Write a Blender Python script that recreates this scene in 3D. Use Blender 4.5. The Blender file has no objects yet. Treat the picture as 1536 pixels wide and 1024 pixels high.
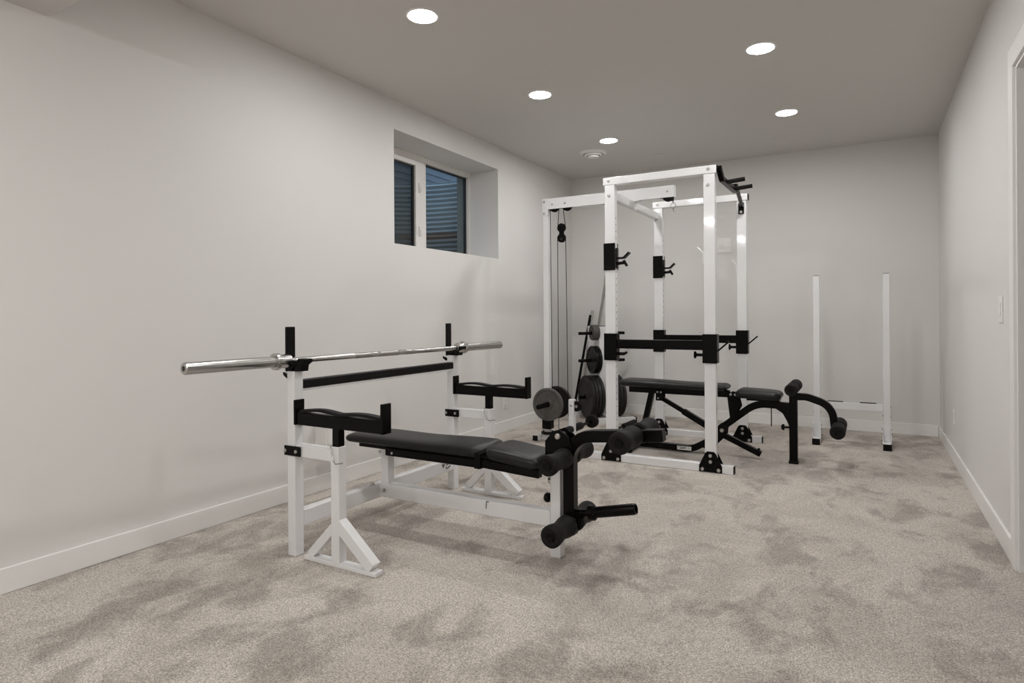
import bpy, bmesh, math, random
from mathutils import Vector, Matrix
random.seed(7)
sc = bpy.context.scene
COL = sc.collection
PI = math.pi

# ---------------------------------------------------------------- materials
def nodes(name):
    m = bpy.data.materials.new(name)
    m.use_nodes = True
    nt = m.node_tree
    return m, nt, nt.nodes['Principled BSDF']

def bump(nt, bs, scale, strength, dist=0.002, detail=3, coord='Object'):
    tc = nt.nodes.new('ShaderNodeTexCoord')
    n = nt.nodes.new('ShaderNodeTexNoise')
    n.inputs['Scale'].default_value = scale
    n.inputs['Detail'].default_value = detail
    b = nt.nodes.new('ShaderNodeBump')
    b.inputs['Strength'].default_value = strength
    b.inputs['Distance'].default_value = dist
    nt.links.new(tc.outputs[coord], n.inputs['Vector'])
    nt.links.new(n.outputs['Fac'], b.inputs['Height'])
    nt.links.new(b.outputs['Normal'], bs.inputs['Normal'])
    return n

def vary(nt, bs, c, amt, scale):
    tc = nt.nodes.new('ShaderNodeTexCoord')
    n = nt.nodes.new('ShaderNodeTexNoise')
    n.inputs['Scale'].default_value = scale
    n.inputs['Detail'].default_value = 4
    r = nt.nodes.new('ShaderNodeValToRGB')
    r.color_ramp.elements[0].position = 0.3
    r.color_ramp.elements[1].position = 0.7
    r.color_ramp.elements[0].color = (c[0]*(1-amt), c[1]*(1-amt), c[2]*(1-amt), 1)
    r.color_ramp.elements[1].color = (c[0]*(1+amt), c[1]*(1+amt), c[2]*(1+amt), 1)
    nt.links.new(tc.outputs['Object'], n.inputs['Vector'])
    nt.links.new(n.outputs['Fac'], r.inputs['Fac'])
    nt.links.new(r.outputs['Color'], bs.inputs['Base Color'])

def pbr(name, c, rough=0.5, metal=0.0, spec=0.5, bmp=None, var=None):
    m, nt, bs = nodes(name)
    bs.inputs['Base Color'].default_value = (*c, 1)
    bs.inputs['Roughness'].default_value = rough
    bs.inputs['Metallic'].default_value = metal
    bs.inputs['Specular IOR Level'].default_value = spec
    if bmp: bump(nt, bs, *bmp)
    if var: vary(nt, bs, c, *var)
    return m

M = {}
M['wall'] = pbr('wall_paint', (.70, .686, .670), .75, spec=.2, bmp=(260, .08, .001))
M['ceil'] = pbr('ceiling_paint', (.61, .594, .572), .9, spec=.15, bmp=(180, .12, .001))
M['trim'] = pbr('trim_paint', (.80, .79, .775), .38, spec=.4)
M['frame_vinyl'] = pbr('window_vinyl', (.74, .72, .69), .4)
M['white'] = pbr('white_powder_coat', (.745, .742, .748), .07, spec=.5, var=(.02, 6))
M['black'] = pbr('black_powder_coat', (.0025, .0023, .0021), .27, spec=.12, var=(.25, 20))
M['blackm'] = pbr('black_matte_plastic', (.003, .0027, .0025), .5, spec=.14, var=(.2, 25))
M['vinyl'] = pbr('black_vinyl_upholstery', (.0055, .0053, .0052), .40, spec=.34, bmp=(420, .12, .0008, 2), var=(.2, 9))
M['foam'] = pbr('black_foam', (.0085, .0074, .0068), .7, spec=.2, bmp=(650, .3, .0006, 2), var=(.2, 30))
M['chrome'] = pbr('chrome_steel', (.50, .49, .475), .23, metal=1.0, var=(.05, 30))
M['knurl'] = pbr('knurled_steel', (.42, .40, .38), .42, metal=1.0, bmp=(900, .5, .0008, 1))
M['steel'] = pbr('dull_steel', (.33, .32, .305), .4, metal=.9, var=(.1, 14))
M['bolt'] = pbr('zinc_bolt', (.5, .48, .46), .33, metal=.85, var=(.1, 60))
M['iron'] = pbr('grey_hammertone_iron', (.085, .080, .075), .5, metal=.15, spec=.35, bmp=(220, .25, .001), var=(.12, 18))
M['iron_dark'] = pbr('dark_iron', (.020, .018, .0165), .42, metal=.1, spec=.3, bmp=(200, .2, .001), var=(.15, 18))
M['iron_black'] = pbr('black_iron', (.0035, .0035, .0035), .3, metal=.0, spec=.2, bmp=(160, .2, .001), var=(.2, 18))
M['plate_white'] = pbr('white_switch_plastic', (.78, .765, .745), .35, var=(.02, 10))
M['dark'] = pbr('dark_slot', (.03, .028, .026), .6, var=(.1, 40))
M['hole'] = pbr('hole_shadow', (.09, .085, .08), .7, var=(.1, 60))
M['grey_rubber'] = pbr('charcoal_rubber', (.0045, .004, .0037), .45, .0, .2, var=(.15, 15)) #=(.15, 15))
M['seal'] = pbr('window_gasket', (.02, .02, .02), .5, var=(.1, 30))
M['galv'] = pbr('galvanised_steel', (.50, .55, .58), .45, metal=.35, var=(.14, 5))
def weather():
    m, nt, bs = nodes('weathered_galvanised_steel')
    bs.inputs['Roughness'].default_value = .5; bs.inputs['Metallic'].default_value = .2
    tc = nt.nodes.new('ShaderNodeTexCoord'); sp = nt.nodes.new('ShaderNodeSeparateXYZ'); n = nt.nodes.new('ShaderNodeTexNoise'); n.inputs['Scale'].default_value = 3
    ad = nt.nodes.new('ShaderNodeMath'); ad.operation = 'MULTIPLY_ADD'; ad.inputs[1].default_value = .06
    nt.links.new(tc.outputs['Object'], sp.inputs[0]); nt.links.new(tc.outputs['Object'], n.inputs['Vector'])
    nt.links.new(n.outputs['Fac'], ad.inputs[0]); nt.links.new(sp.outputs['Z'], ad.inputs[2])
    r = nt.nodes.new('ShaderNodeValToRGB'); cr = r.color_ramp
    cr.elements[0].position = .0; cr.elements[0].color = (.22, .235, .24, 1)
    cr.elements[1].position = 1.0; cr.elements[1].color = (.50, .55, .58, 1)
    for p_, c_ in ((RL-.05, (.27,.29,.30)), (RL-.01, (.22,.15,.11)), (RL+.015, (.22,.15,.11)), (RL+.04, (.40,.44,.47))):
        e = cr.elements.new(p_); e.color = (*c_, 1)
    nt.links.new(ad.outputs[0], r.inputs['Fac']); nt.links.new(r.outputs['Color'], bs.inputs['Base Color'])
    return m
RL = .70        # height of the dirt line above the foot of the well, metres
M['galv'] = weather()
M['siding'] = pbr('grey_lap_siding', (.17, .19, .22), .6, var=(.05, 4))
M['soil'] = pbr('gravel_soil', (.10, .09, .08), .9, bmp=(60, .6, .02), var=(.4, 30))
M['concrete'] = pbr('foundation_concrete', (.24, .24, .225), .85, bmp=(60, .2, .004), var=(.12, 8))
M['sticker'] = pbr('sticker_paper', (.66, .64, .62), .5, var=(.03, 30))
M['door'] = pbr('door_paint', (.74, .72, .70), .4, var=(.02, 5))

# carpet: cut pile with brushed patches and flecks
m, nt, bs = nodes('carpet_pile'); M['carpet'] = m
bs.inputs['Roughness'].default_value = .95
bs.inputs['Specular IOR Level'].default_value = .1
bs.inputs['Sheen Weight'].default_value = .15
bs.inputs['Sheen Roughness'].default_value = .6
tc = nt.nodes.new('ShaderNodeTexCoord')
def noise(scale, detail, rough=.5, dist=0.0, stretch=None):
    n = nt.nodes.new('ShaderNodeTexNoise')
    n.inputs['Scale'].default_value = scale
    n.inputs['Detail'].default_value = detail
    n.inputs['Roughness'].default_value = rough
    n.inputs['Distortion'].default_value = dist
    if stretch:
        mp = nt.nodes.new('ShaderNodeMapping')
        mp.inputs['Scale'].default_value = stretch
        mp.inputs['Rotation'].default_value = (0, 0, .5)
        nt.links.new(tc.outputs['Object'], mp.inputs['Vector'])
        nt.links.new(mp.outputs['Vector'], n.inputs['Vector'])
    else:
        nt.links.new(tc.outputs['Object'], n.inputs['Vector'])
    return n
def ramp(src, p0, c0, p1, c1):
    r = nt.nodes.new('ShaderNodeValToRGB')
    e = r.color_ramp.elements
    e[0].position, e[0].color = p0, (*c0, 1)
    e[1].position, e[1].color = p1, (*c1, 1)
    nt.links.new(src.outputs['Fac'], r.inputs['Fac'])
    return r
def mixc(kind, fac, a, b):
    x = nt.nodes.new('ShaderNodeMix'); x.data_type = 'RGBA'; x.blend_type = kind
    x.inputs['Factor'].default_value = fac
    nt.links.new(a.outputs[2 if a.bl_idname == 'ShaderNodeMix' else 0], x.inputs[6])
    nt.links.new(b.outputs[2 if b.bl_idname == 'ShaderNodeMix' else 0], x.inputs[7])
    return x
patch = ramp(noise(4.6, 4, .6, .35, (1.0, .7, 1)), .38, (.385, .352, .318), .50, (.565, .522, .479))
blotch = ramp(noise(1.9, 4, .6, .6), .37, (.80, .79, .78), .55, (1.0, 1.0, 1.0))
wide = ramp(noise(.7, 2, .5), .35, (.93, .93, .93), .65, (1.03, 1.02, 1.02))
fleck = ramp(noise(185, 3, .8), .37, (.42, .41, .395), .63, (1.50, 1.49, 1.47))
tuft = ramp(noise(95, 3, .7), .36, (.77, .76, .75), .62, (1.18, 1.18, 1.18))
c = mixc('MULTIPLY', .85, patch, blotch)
c = mixc('MULTIPLY', 1, c, wide)
c = mixc('MULTIPLY', .9, c, fleck)
c = mixc('MULTIPLY', .9, c, tuft)
nt.links.new(c.outputs[2], bs.inputs['Base Color'])
bn = noise(190, 4, .7)
bp = nt.nodes.new('ShaderNodeBump')
bp.inputs['Strength'].default_value = .55; bp.inputs['Distance'].default_value = .008
nt.links.new(bn.outputs['Fac'], bp.inputs['Height'])
nt.links.new(bp.outputs['Normal'], bs.inputs['Normal'])

# window glass: clear pane with fresnel reflection
m, nt, bs = nodes('window_glass'); M['glass'] = m
nt.nodes.remove(bs)
out = nt.nodes['Material Output']
tr = nt.nodes.new('ShaderNodeBsdfTransparent'); tr.inputs['Color'].default_value = (.90, .94, .95, 1)
gl = nt.nodes.new('ShaderNodeBsdfGlossy'); gl.inputs['Roughness'].default_value = .02
fr = nt.nodes.new('ShaderNodeFresnel'); fr.inputs['IOR'].default_value = 1.45
mx = nt.nodes.new('ShaderNodeMixShader')
ge = nt.nodes.new('ShaderNodeNewGeometry')          # reflect at the front surface only
mu = nt.nodes.new('ShaderNodeMath'); mu.operation = 'SUBTRACT'; mu.use_clamp = True
nt.links.new(fr.outputs['Fac'], mu.inputs[0]); nt.links.new(ge.outputs['Backfacing'], mu.inputs[1])
nt.links.new(mu.outputs[0], mx.inputs['Fac'])
nt.links.new(tr.outputs[0], mx.inputs[1]); nt.links.new(gl.outputs[0], mx.inputs[2])
nt.links.new(mx.outputs[0], out.inputs['Surface'])
# insect screen: fine dark mesh, half open
m, nt, bs = nodes('insect_screen'); M['screen'] = m
bs.inputs['Base Color'].default_value = (.05, .05, .045, 1); bs.inputs['Roughness'].default_value = .7
tr = nt.nodes.new('ShaderNodeBsdfTransparent')
mx = nt.nodes.new('ShaderNodeMixShader'); mx.inputs['Fac'].default_value = .5
nt.links.new(tr.outputs[0], mx.inputs[1]); nt.links.new(bs.outputs[0], mx.inputs[2])
nt.links.new(mx.outputs[0], nt.nodes['Material Output'].inputs['Surface'])
# lamp lens
m, nt, bs = nodes('led_lens'); M['led'] = m
bs.inputs['Base Color'].default_value = (1, 1, 1, 1)
bs.inputs['Emission Color'].default_value = (1.0, .990, .976, 1)
bs.inputs['Emission Strength'].default_value = 150.0
M['led_dome'] = m.copy(); M['led_dome'].name = 'led_dome_lens'
M['led_dome'].node_tree.nodes['Principled BSDF'].inputs['Emission Strength'].default_value = 185.0

# ---------------------------------------------------------------- mesh helpers
class B:
    def __init__(s): s.bm = bmesh.new(); s.mi = 0
    def mat(s, i): s.mi = i; return s
    def _mark(s, faces):
        for f in faces: f.material_index = s.mi
    def hexa(s, v):
        vs = [s.bm.verts.new(p) for p in v]
        fs = [s.bm.faces.new([vs[i] for i in q]) for q in
              ((0,3,2,1),(4,5,6,7),(0,1,5,4),(1,2,6,5),(2,3,7,6),(3,0,4,7))]
        s._mark(fs); return s
    def box(s, x0, x1, y0, y1, z0, z1):
        return s.hexa([(x0,y0,z0),(x1,y0,z0),(x1,y1,z0),(x0,y1,z0),(x0,y0,z1),(x1,y0,z1),(x1,y1,z1),(x0,y1,z1)])
    def loft(s, rings, cap=True, closed=True):
        bm = s.bm; R = [[bm.verts.new(p) for p in r] for r in rings]; n = len(R[0]); fs = []
        for a, b in zip(R, R[1:]):
            for i in range(n if closed else n-1):
                j = (i+1) % n
                fs.append(bm.faces.new((a[i], a[j], b[j], b[i])))
        if cap:
            fs.append(bm.faces.new(R[0][::-1])); fs.append(bm.faces.new(R[-1]))
        s._mark(fs); return s
    def rod(s, p, q, r, n=20, r2=None):
        p, q = Vector(p), Vector(q); t = (q-p).normalized()
        a = t.orthogonal().normalized(); b = t.cross(a)
        r2 = r if r2 is None else r2
        f = lambda c, rr: [c + a*math.cos(k*2*PI/n)*rr + b*math.sin(k*2*PI/n)*rr for k in range(n)]
        return s.loft([f(p, r), f(q, r2)])
    def lathe(s, prof, o, axis, n=32):
        """prof: (radius, distance along axis)"""
        o = Vector(o); t = Vector(axis).normalized(); a = t.orthogonal().normalized(); b = t.cross(a)
        return s.loft([[o + t*h + a*math.cos(k*2*PI/n)*max(r, 1e-4) + b*math.sin(k*2*PI/n)*max(r, 1e-4) for k in range(n)] for r, h in prof])
    def ringlathe(s, prof, o, axis, n=40):
        """closed profile loop turned about the axis (no caps)"""
        o = Vector(o); t = Vector(axis).normalized(); a = t.orthogonal().normalized(); b = t.cross(a)
        pr = list(prof) + [prof[0]]
        rings = [[o + t*h + a*math.cos(k*2*PI/n)*r + b*math.sin(k*2*PI/n)*r for k in range(n)] for r, h in pr]
        s.loft(rings, cap=False); return s
    def sweep(s, pts, side, w, h, rnd=0):
        """rectangular (or round, rnd=n) bar along a planar path; w across the side vector, h in the plane"""
        P = [Vector(p) for p in pts]; sd = Vector(side).normalized(); rings = []
        for i, p in enumerate(P):
            t0 = (P[i]-P[i-1]).normalized() if i else None
            t1 = (P[i+1]-P[i]).normalized() if i < len(P)-1 else None
            t = ((t0 or t1) + (t1 or t0)).normalized()
            k = 1/max(.35, t.dot(t1 or t0))
            nn = sd.cross(t).normalized()*k
            if rnd: rings.append([p + sd*math.cos(a*2*PI/rnd)*w/2 + nn*math.sin(a*2*PI/rnd)*h/2 for a in range(rnd)])
            else: rings.append([p + sd*x*w/2 + nn*y*h/2 for x, y in ((-1,-1),(1,-1),(1,1),(-1,1))])
        return s.loft(rings)
    def beam(s, p, q, w, h, side=(0,1,0)): return s.sweep([p, q], side, w, h)
    def prism(s, pts, d):
        """closed outline (3-D points, planar) given depth along vector d"""
        d = Vector(d); A = [Vector(p) for p in pts]
        return s.loft([A, [p+d for p in A]])
    def ball(s, c, r, n=16, sz=1):
        k = 10; return s.lathe([(math.sin(i*PI/k)*r, -math.cos(i*PI/k)*r*sz) for i in range(k+1)], c, (0,0,1), n)

def fillet(pts, r, seg=6):
    P = [Vector(p) for p in pts]; out = [P[0]]
    for a, p, b in zip(P, P[1:], P[2:]):
        u, v = (a-p).normalized(), (b-p).normalized()
        ang = u.angle(v); d = min(r/math.tan(ang/2), (a-p).length*.49, (b-p).length*.49); rr = d*math.tan(ang/2)
        c = p + (u+v).normalized()*(rr/math.sin(ang/2))
        s0, s1 = p+u*d-c, p+v*d-c
        full = s0.angle(s1); ax = s0.cross(s1)
        for i in range(seg+1):
            out.append(c + Matrix.Rotation(full*i/seg, 3, ax) @ s0)
    out.append(P[-1]); return out

ORG = {}
def wloc(o): return ORG.get(o.name, Vector((0,0,0))) if o else Vector((0,0,0))

def build(b, name, mat, parent=None, bev=0.0, smooth=True, seg=2, ang=38):
    bm = b.bm
    bmesh.ops.recalc_face_normals(bm, faces=bm.faces)
    lo = Vector([min(v.co[i] for v in bm.verts) for i in range(3)])
    hi = Vector([max(v.co[i] for v in bm.verts) for i in range(3)])
    c = Vector(((lo.x+hi.x)/2, (lo.y+hi.y)/2, lo.z if parent is None else (lo.z+hi.z)/2))
    for v in bm.verts: v.co -= c
    for e in bm.edges:
        e.smooth = len(e.link_faces) == 2 and e.calc_face_angle(0) <= math.radians(ang)
    for f in bm.faces: f.smooth = smooth
    me = bpy.data.meshes.new(name); bm.to_mesh(me); bm.free()
    for x in (mat if isinstance(mat, (list, tuple)) else [mat]): me.materials.append(M[x])
    o = bpy.data.objects.new(name, me); COL.objects.link(o)
    o.location = c - wloc(parent); o.parent = parent
    ORG[o.name] = c.copy()
    if bev:
        md = o.modifiers.new('edge', 'BEVEL'); md.width = bev; md.segments = seg
        md.limit_method = 'ANGLE'; md.angle_limit = math.radians(ang); md.harden_normals = True
    return o

def thing(name, label, cat, loc, group=None):
    o = bpy.data.objects.new(name, None); COL.objects.link(o)
    o.empty_display_size = .1; o.location = loc; ORG[o.name] = Vector(loc)
    return tag(o, label, cat, group)
def tag(o, label, cat, group=None):
    o['label'] = label; o['category'] = cat
    if group: o['group'] = group
    return o
def struct(o, label=None):
    o['kind'] = 'structure'
    if label: o['label'] = label
    return o
def copy_thing(r, d, label):
    c = r.copy(); COL.objects.link(c); c.location = r.location + Vector(d); c['label'] = label
    ORG[c.name] = wloc(r) + Vector(d)
    for ch in r.children:
        k = ch.copy(); COL.objects.link(k); k.parent = c
        for g in ch.children:
            q = g.copy(); COL.objects.link(q); q.parent = k
    return c
def bolt(pos, axis, r, parent, mat='bolt', name='bolt', h=None):
    h = h or r*.7
    return build(B().lathe([(0,-.001),(r,-.001),(r,h*.45),(r*.8,h*.85),(0,h)], pos, axis, 14), name, mat, parent)

# ---------------------------------------------------------------- camera
HC = 1.1; FPX = 933.0; YAW = .5195; ROLL = -.0064; CY = 474.0
F = Vector((-math.sin(YAW), math.cos(YAW), 0)); R0 = Vector((math.cos(YAW), math.sin(YAW), 0)); U0 = Vector((0,0,1))
Rr = R0*math.cos(ROLL) + U0*math.sin(ROLL); Uu = U0*math.cos(ROLL) - R0*math.sin(ROLL)
cd = bpy.data.cameras.new('camera'); cam = bpy.data.objects.new('camera', cd); COL.objects.link(cam)
mw = Matrix((Rr, Uu, -F)).transposed().to_4x4(); mw.translation = Vector((0,0,HC)); cam.matrix_world = mw
cd.sensor_fit = 'HORIZONTAL'; cd.sensor_width = 36; cd.lens = FPX*36/1536
cd.shift_y = (CY-512)/1536; cd.clip_start = .02; sc.camera = cam

# ---------------------------------------------------------------- room shell
XL, XR, YB, YF, H = -3.02, .554, 6.70, -3.2, 2.695
WX = -3.345                      # window plane
WY0, WY1, WZ0, WZ1 = 3.545, 5.03, 1.642, 2.484
struct(build(B().box(XL-.02, XR+1.3, YF, YB, -.06, 0), 'floor', 'carpet'), 'speckled beige grey cut pile carpet with brushed darker patches')
struct(build(B().box(XL-.5, XR+.12, YF-.1, YB+.1, H, H+.1), 'ceiling', 'ceil'))
# left wall with the deep window opening
b = B(); X0 = WX-.045
b.box(X0, XL, YF, WY0, 0, H); b.box(X0, XL, WY1, YB, 0, H)
b.box(X0, XL, WY0, WY1, 0, WZ0); b.box(X0, XL, WY0, WY1, WZ1, H)
struct(build(b, 'wall_left', 'wall'))
struct(build(B().box(XL-.48, XR+.12, YB, YB+.1, 0, H), 'wall_back', 'wall'))
DY0, DY1, DZ = 2.50, 3.36, 2.15    # doorway in the right wall
b = B(); b.box(XR, XR+.12, DY1, YB, 0, H); b.box(XR, XR+.12, YF, DY0, 0, H); b.box(XR, XR+.12, DY0, DY1, DZ, H)
struct(build(b, 'wall_right', 'wall'))
struct(build(B().box(XL-.48, XR+1.3, YF-.1, YF, 0, H), 'wall_front', 'wall'))
b = B(); b.box(XR+1.2, XR+1.3, YF, YB, 0, H)
struct(build(b, 'wall_hall', 'wall'))
struct(build(B().box(XR+.12, XR+1.3, YF, YB, H, H+.1), 'ceiling_hall', 'ceil'))
LC = 2.386                       # lower ceiling over the rear half of the room
struct(build(B().box(XL, XR, YF, 1.321, LC, H), 'ceiling_1', 'ceil'), 'lower ceiling over the near half of the room')
BH, BT = .104, .014
def base(x0, x1, y0, y1, name):
    struct(build(B().box(x0, x1, y0, y1, 0, BH), name, 'trim', bev=.004))
base(XL, XL+BT, YF, YB, 'baseboard_left')
base(XL+BT, XR-BT, YB-BT, YB, 'baseboard_back')
base(XR-BT, XR, DY1+.092, YB-BT, 'baseboard_right')
base(XR-BT, XR, YF, DY0-.092, 'baseboard_hall')
# door casing and jamb on the right wall
t = bpy.data.objects.new('door_1', None); COL.objects.link(t); t.location = (XR, (DY0+DY1)/2, 0); ORG['door_1'] = t.location.copy(); struct(t, 'white cased doorway in the right wall')
b = B(); b.box(XR-.016, XR, DY1, DY1+.09, 0, DZ+.09); b.box(XR-.016, XR, DY0-.09, DY0, 0, DZ+.09); b.box(XR-.016, XR, DY0, DY1, DZ, DZ+.09)
struct(build(b, 'casing', 'trim', t, bev=.003))
b = B(); b.box(XR-.004, XR+.124, DY1-.014, DY1, 0, DZ); b.box(XR-.004, XR+.124, DY0, DY0+.014, 0, DZ); b.box(XR-.004, XR+.124, DY0+.014, DY1-.014, DZ-.014, DZ)
struct(build(b, 'jamb', 'trim', t, bev=.002))
b = B(); b.box(XR+.045, XR+.08, DY1-.03, DY1-.014, 0, DZ-.014); b.box(XR+.045, XR+.08, DY0+.014, DY0+.03, 0, DZ-.014); b.box(XR+.045, XR+.08, DY0+.03, DY1-.03, DZ-.03, DZ-.014)
struct(build(b, 'door_stop', 'trim', t, bev=.002))

# ---------------------------------------------------------------- window
w = bpy.data.objects.new('window_1', None); COL.objects.link(w); w.location = (WX, (WY0+WY1)/2, WZ0); ORG['window_1'] = w.location.copy(); struct(w, 'white vinyl sliding basement window set deep in the left wall')
MY0, MY1 = 4.18, 4.345        # meeting stiles
b = B()
b.box(WX-.045, WX+.012, WY0, WY1, WZ1-.05, WZ1); b.box(WX-.045, WX+.012, WY0, WY1, WZ0, WZ0+.028)
b.box(WX-.045, WX+.012, WY0, WY0+.05, WZ0+.028, WZ1-.05); b.box(WX-.045, WX+.012, WY1-.026, WY1, WZ0+.028, WZ1-.05)
struct(build(b, 'window_frame', 'frame_vinyl', w, bev=.004))
b = B()
b.box(WX-.03, WX+.022, MY0, MY0+.10, WZ0+.028, WZ1-.05)      # sliding sash stile
b.box(WX-.03, WX+.022, WY0+.05, MY0, WZ1-.10, WZ1-.05); b.box(WX-.03, WX+.022, WY0+.05, MY0, WZ0+.028, WZ0+.05)
b.box(WX-.03, WX+.022, WY0+.05, WY0+.11, WZ0+.05, WZ1-.10)
struct(build(b, 'sash', 'frame_vinyl', w, bev=.004))
struct(build(B().box(WX-.06, WX+.004, MY0+.10, MY1, WZ0+.028, WZ1-.05), 'mullion', 'frame_vinyl', w, bev=.004))
b = B()
g = .016
for y0, y1, z0, z1, x in ((WY0+.11, MY0, WZ0+.05, WZ1-.10, WX-.012), (MY1, WY1-.026, WZ0+.028, WZ1-.05, WX-.035)):
    b.box(x-.006, x+.016, y0, y0+g*.4, z0, z1); b.box(x-.006, x+.016, y1-g, y1, z0, z1)
    b.box(x-.006, x+.016, y0, y1, z1-g*.7, z1); b.box(x-.006, x+.016, y0, y1, z0, z0+g*.4)
struct(build(b, 'gasket', 'seal', w))
struct(build(B().box(WX-.012, WX-.008, WY0+.11, MY0, WZ0+.05, WZ1-.10), 'pane', 'glass', w))
struct(build(B().box(WX-.035, WX-.031, MY1, WY1-.026, WZ0+.028, WZ1-.05), 'pane', 'glass', w))
struct(build(B().box(WX-.042, WX-.040, WY0+.05, MY0+.03, WZ0+.028, WZ1-.05), 'screen', 'screen', w))
for z in (1.83, 2.20):
    b = B().box(WX+.022, WX+.034, MY0+.035, MY0+.065, z-.04, z+.04); b.box(WX+.034, WX+.042, MY0+.042, MY0+.058, z-.03, z+.012)
    struct(build(b, 'latch', 'frame_vinyl', w, bev=.003))

# outside the window: foundation reveal, corrugated well, neighbour's siding
b = B(); ox0, ox1 = WX-.155, WX-.095
b.box(X0-.10, X0, 2.4, WY0, .9, 2.60); b.box(X0-.10, X0, WY1, 6.4, .9, 2.60); b.box(X0-.10, X0, WY0, WY1, .9, WZ0); b.box(X0-.10, X0, WY0, WY1, WZ1, 2.60)
struct(build(b, 'wall_foundation', 'concrete'))
cx, cy, ra, rb = X0-.10, 4.30, 1.0, .86
rings = []
z = 1.25; pitch = .047; N = 44; top = 2.47
while z <= top + 1e-6:
    off = .0125*math.sin(2*PI*z/pitch)
    rings.append([(cx - (ra+off*.8)*math.cos(a)**.8 if math.cos(a) > 0 else cx, cy + (rb+off)*math.sin(a)*1.0, z) for a in [(-PI/2 + PI*k/N) for k in range(N+1)]])
    z += pitch/8
b = B(); b.loft(rings, cap=False, closed=False)
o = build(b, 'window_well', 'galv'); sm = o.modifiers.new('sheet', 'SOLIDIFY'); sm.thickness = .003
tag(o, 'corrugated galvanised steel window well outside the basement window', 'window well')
tag(build(B().prism([(cx-.004-.96*math.cos(-PI/2+PI*k/20), cy+.82*math.sin(-PI/2+PI*k/20), 0) for k in range(21)], (0, 0, 1.249)), 'gravel_bed', 'soil'), 'dark gravel at the bottom of the window well', 'gravel')
b = B().box(cx-6, cx-1.25, -1, 12, 2.2, 2.40); b.box(cx-1.25, cx, -1, 3.2, 2.2, 2.40); b.box(cx-1.25, cx, 5.4, 12, 2.2, 2.40)
o = struct(build(b, 'ground', 'soil'))
b = B(); zz = 2.4
while zz < 6.0:
    b.hexa([(cx-4.0,-1,zz),(cx-3.972,-1,zz),(cx-3.972,13,zz),(cx-4.0,13,zz),(cx-4.0,-1,zz+.125),(cx-3.99,-1,zz+.125),(cx-3.99,13,zz+.125),(cx-4.0,13,zz+.125)]); zz += .125
tag(build(b, 'house_siding', 'siding'), 'blue grey lap siding of the house next door seen through the window', 'siding')

# ---------------------------------------------------------------- ceiling fittings
def light(x, y, label):
    t = thing('recessed_light', label, 'ceiling light', (x, y, H), 'recessed ceiling lights')
    build(B().ringlathe([(.074, 0), (.074, -.004), (.078, -.007), (.088, -.004), (.09, 0)], (x, y, H), (0,0,1)), 'trim_ring', 'trim', t)
    build(B().lathe([(0, -.001), (.0735, -.001), (.0735, -.005), (0, -.005)], (x, y, H), (0,0,1), 40), 'lens', 'led', t)
    return t
LX0, LX1 = -2.04, -.548
l0 = light(LX0, 2.63, 'lit recessed ceiling light closest to the camera above the weight bench')
labs = {(LX0, 3.995): 'lit recessed ceiling light in line with the window, second of its row',
        (LX0, 5.36): 'lit recessed ceiling light beside the round ceiling diffuser',
        (LX1, 3.975): 'lit recessed ceiling light of the door-side row, level with the window',
        (LX1, 5.345): 'lit recessed ceiling light of the door-side row, above the power rack',
        (LX1, 2.63): 'lit recessed ceiling light of the door-side row, level with the doorway'}
for (x, y), lb in labs.items():
    copy_thing(l0, (x-LX0, y-2.63, 0), lb)
def dome(x, y, label):
    t = thing('ceiling_dome_light', label, 'ceiling light', (x, y, LC), 'dome lights on the lower ceiling')
    build(B().ringlathe([(.070, 0), (.070, -.010), (.082, -.010), (.088, -.004), (.088, 0)], (x, y, LC), (0,0,1)), 'trim_ring', 'trim', t)
    build(B().lathe([(0, -.001), (.069, -.001), (.069, -.008), (.060, -.015), (.045, -.020), (.024, -.0235), (0, -.0245)], (x, y, LC), (0,0,1), 36), 'lens', 'led_dome', t)
    return t
d0 = dome(-1.85, .22, 'lit dome light on the lower ceiling behind the camera, window side')
for x, y, lb in ((-.45, .22, 'lit dome light on the lower ceiling behind the camera, door side'),
                 (-1.85, -1.25, 'lit dome light on the lower ceiling further behind the camera, window side'),
                 (-.45, -1.25, 'lit dome light on the lower ceiling further behind the camera, door side'),
                 (-1.85, -2.6, 'lit dome light on the lower ceiling by the front wall, window side'),
                 (-.45, -2.6, 'lit dome light on the lower ceiling by the front wall, door side')):
    copy_thing(d0, (x+1.85, y-.22, 0), lb)
t = thing('ceiling_diffuser', 'round white air diffuser on the ceiling with concentric rings', 'air vent', (-2.325, 5.69, H))
o_ = (-2.325, 5.69, H)
build(B().ringlathe([(.10, 0), (.10, -.02), (.125, -.012), (.132, 0)], o_, (0,0,1)), 'outer_ring', 'trim', t)
build(B().ringlathe([(.066, -.004), (.066, -.034), (.088, -.026), (.088, -.018)], o_, (0,0,1)), 'inner_ring', 'trim', t)
build(B().lathe([(0, -.05), (.05, -.048), (.056, -.04), (.056, -.036), (0, -.03)], o_, (0,0,1)), 'center_cone', 'trim', t)
build(B().lathe([(0, -.003), (.1, -.003), (.1, 0), (0, 0)], o_, (0,0,1)), 'throat', 'dark', t)
build(B().rod((-2.325, 5.69, H-.04), (-2.325, 5.69, H), .008), 'stem', 'trim', t)
for x, y, lb in ((-1.796, 6.10, 'flat round white ceiling cover plate above the power rack'), (-.68, 6.09, 'flat round white ceiling cover plate beyond the door-side lights')):
    o = build(B().lathe([(0, -.006), (.035, -.006), (.05, -.004), (.055, 0), (0, 0)], (x, y, H), (0,0,1)), 'ceiling_cover', 'ceil'); o.location.z = H-.006
    tag(o, lb, 'ceiling cover', 'ceiling cover plates')

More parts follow.
